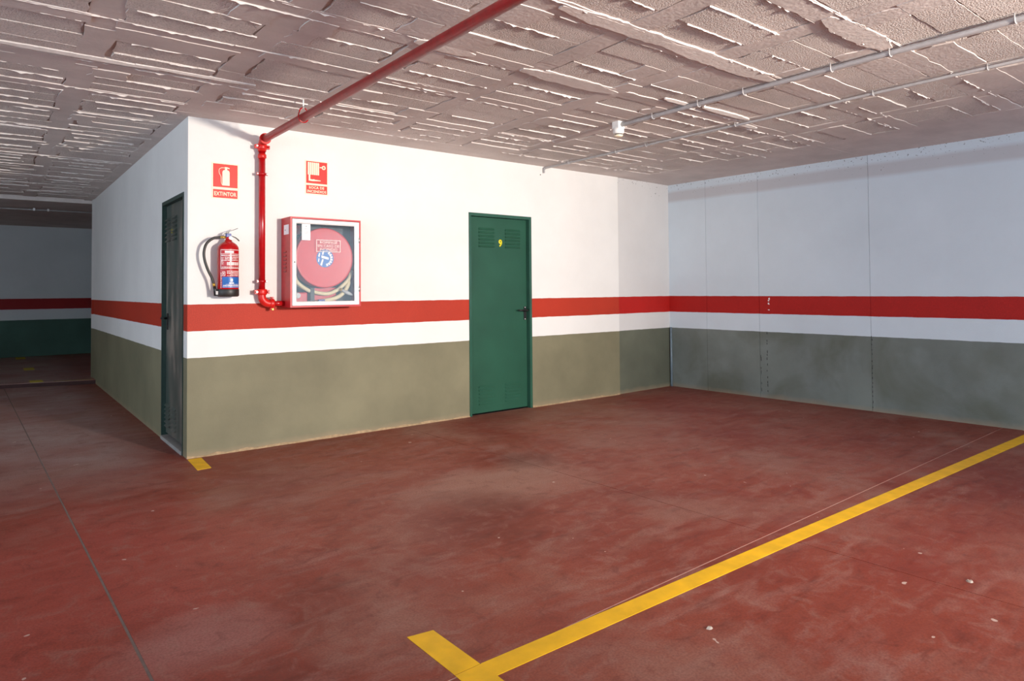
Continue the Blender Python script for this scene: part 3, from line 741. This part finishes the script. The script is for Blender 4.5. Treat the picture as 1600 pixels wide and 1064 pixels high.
for z, h, a0, a1 in ((1.470, .008, -.66, 1.2), (1.458, .006, -.3, 1.2), (1.447, .006, -.3, 1.0), (1.436, .006, -.64, 1.1), (1.386, .006, -.66, 1.25), (1.358, .005, -.1, 1.25), (1.349, .005, -.1, 1.25), (1.340, .005, -.1, 1.2), (1.331, .004, .2, 1.2), (1.324, .004, -.1, 1.2)): scribble(z, h, a0, a1)
scribble(1.402, .024, -.10, 1.2, .06, .13)
for z in (1.41, 1.42, 1.43, 1.445, 1.455): scribble(z, .005, -.66, -.42)
for k_ in range(18): wrap(lab.bm, A0-.72, A0-.66+lr.uniform(0, .05), 1.235+k_*.0065, 1.239+k_*.0065, .0006)
wrap(lab.bm, A0-.55, A0-.25, 1.325, 1.329, .0006); wrap(lab.bm, A0-.55, A0-.25, 1.352, 1.356, .0006); wrap(lab.bm, A0-.55, A0-.51, 1.325, 1.356, .0006); wrap(lab.bm, A0-.29, A0-.25, 1.325, 1.356, .0006)
wrap(lab.bm, A0-.45, A0-.36, 1.334, 1.348, .0006)
lo_ = lab.build('printed_label', 'print_white', fe); lo_['label'] = 'white printed label'
bl = MB(); wrap(bl.bm, A0-.55, A0+1.35, 1.238, 1.318, .0006); bp = bl.build('blue_panel', 'blue', fe); bp['label'] = 'blue printed panel'
lab = MB()
for z, h, a0, a1 in ((1.250, .008, -.45, 1.25), (1.262, .003, -.2, 1.2), (1.243, .003, -.5, 1.2)): 
    a = a0
    while a < a1:
        d = lr.uniform(.03, .1); wrap(lab.bm, A0+a, A0+min(a+d, a1), z, z+h, .0011); a += d+lr.uniform(.02, .04)
wrap(lab.bm, A0+.22, A0+.45, 1.282, 1.304, .0011); wrap(lab.bm, A0+.12, A0+.55, 1.268, 1.276, .0011)
lab.build('panel_print', 'print_white', bp)

# ---- hose cabinet
CX0, CX1, CZ0, CZ1, CY = .684, 1.268, 1.083, 1.786, -.2
hc = thing('hose_cabinet', 'red fire hose cabinet with white framed glass door mounted on white wall', 'cabinet', ((CX0+CX1)/2, 0, CZ0))
t_ = .004
m = MB(); m.box(CX0, CX0+t_, CY, -.0005, CZ0, CZ1); m.box(CX1-t_, CX1, CY, -.0005, CZ0, CZ1)
m.box(CX0+t_, CX1-t_, CY, -.0005, CZ0, CZ0+t_); m.box(CX0+t_, CX1-t_, CY, -.0005, CZ1-t_, CZ1)
# folded rim
rw = .013
m.box(CX0+t_, CX0+rw, CY, CY+.006, CZ0+t_, CZ1-t_); m.box(CX1-rw, CX1-t_, CY, CY+.006, CZ0+t_, CZ1-t_)
m.box(CX0+rw, CX1-rw, CY, CY+.006, CZ0+t_, CZ0+rw); m.box(CX0+rw, CX1-rw, CY, CY+.006, CZ1-rw, CZ1-t_)
body = m.build('body', 'red_cab', hc)
MB().box(CX0+t_, CX1-t_, -.012, -.001, CZ0+t_, CZ1-t_).build('back_panel', 'dark', body)
for k_ in range(6):
    z = 1.37+k_*.030
    MB().prism([(-.115, z-.007), (-.050, z-.007), (-.050, z+.002), (-.056, z+.006), (-.109, z+.006), (-.115, z+.002)], CX0-.004, CX0, 'x').build('side_vent', 'red_cab', body)
    MB().box(CX0-.0045, CX0-.0005, -.112, -.053, z-.0105, z-.0072).build('vent_slot', 'black', body)
ss = MB().box(CX0-.0012, CX0-.0001, -.168, -.060, 1.652, 1.728).build('side_sticker', 'paper', body)
MB().box(CX0-.0016, CX0-.0012, -.10, -.082, 1.684, 1.691).build('sticker_print', 'ink', ss)
# door: mitred white frame with bevelled inner lip
dx0, dx1, dz0, dz1 = .699, 1.252, 1.098, 1.769; ix0, ix1, iz0, iz1 = .735, 1.216, 1.128, 1.736
bm = MB(); ya, yb_, yc_ = CY-.004, CY-.004, CY+.008
loops = []
for (a, b, c, d, y) in ((dx0, dx1, dz0, dz1, CY+.012), (dx0, dx1, dz0, dz1, ya), (ix0-.010, ix1+.010, iz0-.010, iz1+.010, ya), (ix0, ix1, iz0, iz1, yc_), (ix0, ix1, iz0, iz1, CY+.012)):
    loops.append([bm.bm.verts.new(p) for p in ((a, y, c), (b, y, c), (b, y, d), (a, y, d))])
for i in range(5):
    A, B = loops[i], loops[(i+1) % 5]
    for k_ in range(4): bm.bm.faces.new((A[k_], A[(k_+1) % 4], B[(k_+1) % 4], B[k_]))
cdoor = bm.build('door', 'white_frame', hc); cdoor['label'] = 'white enamel door frame'
MB().box(ix0-.004, ix1+.004, CY+.0125, CY+.0155, iz0-.004, iz1+.004).build('glass', 'glass', cdoor)
for z in (1.622, 1.224): MB().tube([(1.2535, CY-.003, z-.022), (1.2535, CY-.003, z+.022)], .0055, 10).build('hinge', 'steel', cdoor)
MB().lathe([(.006, CY-.0055), (.006, CY-.004)], (.716, 0, 1.434), 12, 'y').build('lock', 'black', cdoor)
pp = MB().box(.779, .847, CY+.0112, CY+.0122, 1.608, 1.734).build('notice', 'paper', cdoor)
MB().prism([(.808, 1.71), (.815, 1.714), (.818, 1.722), (.811, 1.72)], CY+.0108, CY+.0112, 'y').build('notice_print', 'ink', pp)
for z, a, b in ((1.695, .80, .826), (1.672, .795, .832), (1.66, .80, .828)): MB().box(a, b, CY+.0108, CY+.0112, z, z+.0018).build('notice_print', 'ink', pp)
tx = MB(); yt0, yt1 = CY+.0114, CY+.0122
for a, b, c, d in ((.896, 1.098, 1.612, 1.616), (.896, 1.098, 1.520, 1.524), (.896, .900, 1.524, 1.612), (1.094, 1.098, 1.524, 1.612)): tx.box(a, b, yt0, yt1, c, d)
wp = tx.build('glass_print', 'print_white', cdoor); wp['label'] = 'pale printed warning box on the glass'
for s_, z, a, b in (('ROMPASE', 1.586, .925, 1.07), ('EN CASO DE', 1.558, .908, 1.086), ('INCENDIO', 1.530, .925, 1.07)):
    text_obj('glass_lettering', s_, a, b, z, z+.020, yt1, 'print_white', wp, bold=.0, th=.0006)
# reel
RCX, RCZ = .978, 1.474
rd = MB().lathe([(.222, -.150), (.236, -.152), (.240, -.158), (.236, -.163), (.225, -.161), (.05, -.1615), (.03, -.1615)], (RCX, 0, RCZ), 64, 'y').build('reel_disc', 'red_disc', hc)
MB().lathe([(.12, -.055), (.12, -.149)], (RCX, 0, RCZ), 32, 'y').build('reel_drum', 'red_cab', hc)
MB().lathe([(.222, -.045), (.236, -.047), (.236, -.054), (.222, -.054)], (RCX, 0, RCZ), 48, 'y').build('rear_disc', 'red_disc', hc)
YB = -.1617
st_ = MB().prism(circ(RCX, RCZ-.004, .072, 40), YB-.0012, YB, 'y').build('round_sticker', 'blue', rd); st_['label'] = 'round blue and white sticker'
for k_ in range(7):
    a = -1.25+k_*.36; c, s = math.cos(a), math.sin(a); cx, cz = RCX+.054*c, RCZ-.004+.054*s; hw, hh = .010, .0075
    MB().prism([(cx+hw*c-hh*s*-1*-1, cz+hw*s+hh*c), (cx-hw*c-hh*s, cz-hw*s+hh*c), (cx-hw*c+hh*s, cz-hw*s-hh*c), (cx+hw*c+hh*s, cz+hw*s-hh*c)], YB-.0018, YB-.0012, 'y').build('sticker_mark', 'print_white', st_)
for pts in ([(RCX-.030, RCZ+.020), (RCX+.030, RCZ+.004), (RCX+.030, RCZ-.014), (RCX-.030, RCZ-.002)], [(RCX-.022, RCZ+.052), (RCX-.008, RCZ+.056), (RCX-.014, RCZ+.024), (RCX-.026, RCZ+.026)], [(RCX-.040, RCZ-.056), (RCX-.026, RCZ-.064), (RCX-.012, RCZ-.012), (RCX-.024, RCZ-.010)], [(RCX-.058, RCZ-.03), (RCX-.052, RCZ-.036), (RCX-.046, RCZ-.008), (RCX-.054, RCZ-.002)], [(RCX-.058, RCZ+.012), (RCX-.046, RCZ+.004), (RCX-.040, RCZ+.036), (RCX-.048, RCZ+.040)]):
    MB().prism(pts, YB-.0018, YB-.0012, 'y').build('sticker_mark', 'print_white', st_)
# hose sagging out of the reel
a_ = [(.745, -.10, 1.36), (.765, -.115, 1.285), (.82, -.12, 1.236), (.885, -.12, 1.206), (1.005, -.12, 1.186), (1.09, -.12, 1.212), (1.136, -.122, 1.245), (1.20, -.12, 1.31), (1.226, -.11, 1.38)]
MB().tube(smooth_path(a_, 6), .0155, 14).build('hose', 'hose', hc)
b_ = [(.90, -.09, 1.112), (.975, -.125, 1.130), (1.06, -.135, 1.146), (1.12, -.135, 1.172), (1.165, -.13, 1.215), (1.195, -.12, 1.265), (1.205, -.10, 1.31)]
MB().tube(smooth_path(b_, 6), .0165, 14).build('hose', 'hose', hc)
MB().tube([(1.110, -.158, 1.222), (1.150, -.160, 1.202), (1.152, -.160, 1.201), (1.185, -.160, 1.186), (1.212, -.16, 1.174)], [.010, .012, .016, .015, .006], 12).build('nozzle', 'grey_pvc', hc)
MB().tube([(1.108, -.158, 1.222), (1.120, -.159, 1.217)], .014, 12).build('nozzle_ring', 'brass', hc)
MB().box(.75, .86, -.10, -.02, 1.115, 1.20).build('valve_body', 'red_cab', hc, bevel=.01)
MB().box(.868, .90, -.14, -.02, 1.10, 1.235).build('bracket', 'dark', hc)
MB().box(.905, 1.10, -.09, -.02, 1.09, 1.235).build('bracket', 'red_cab', hc)
MB().lathe([(.020, -.15), (.024, -.12), (.018, -.08)], (.765, 0, 1.175), 16, 'y').build('valve_cap', 'grey_pvc', hc)
MB().box(.925, .975, -.168, -.145, 1.1275-.025, 1.142).build('blue_tag', 'blue_plastic', hc)
MB().box(.745, .80, -.10, -.02, 1.66, 1.73).build('wall_fixing', 'red_cab', hc)
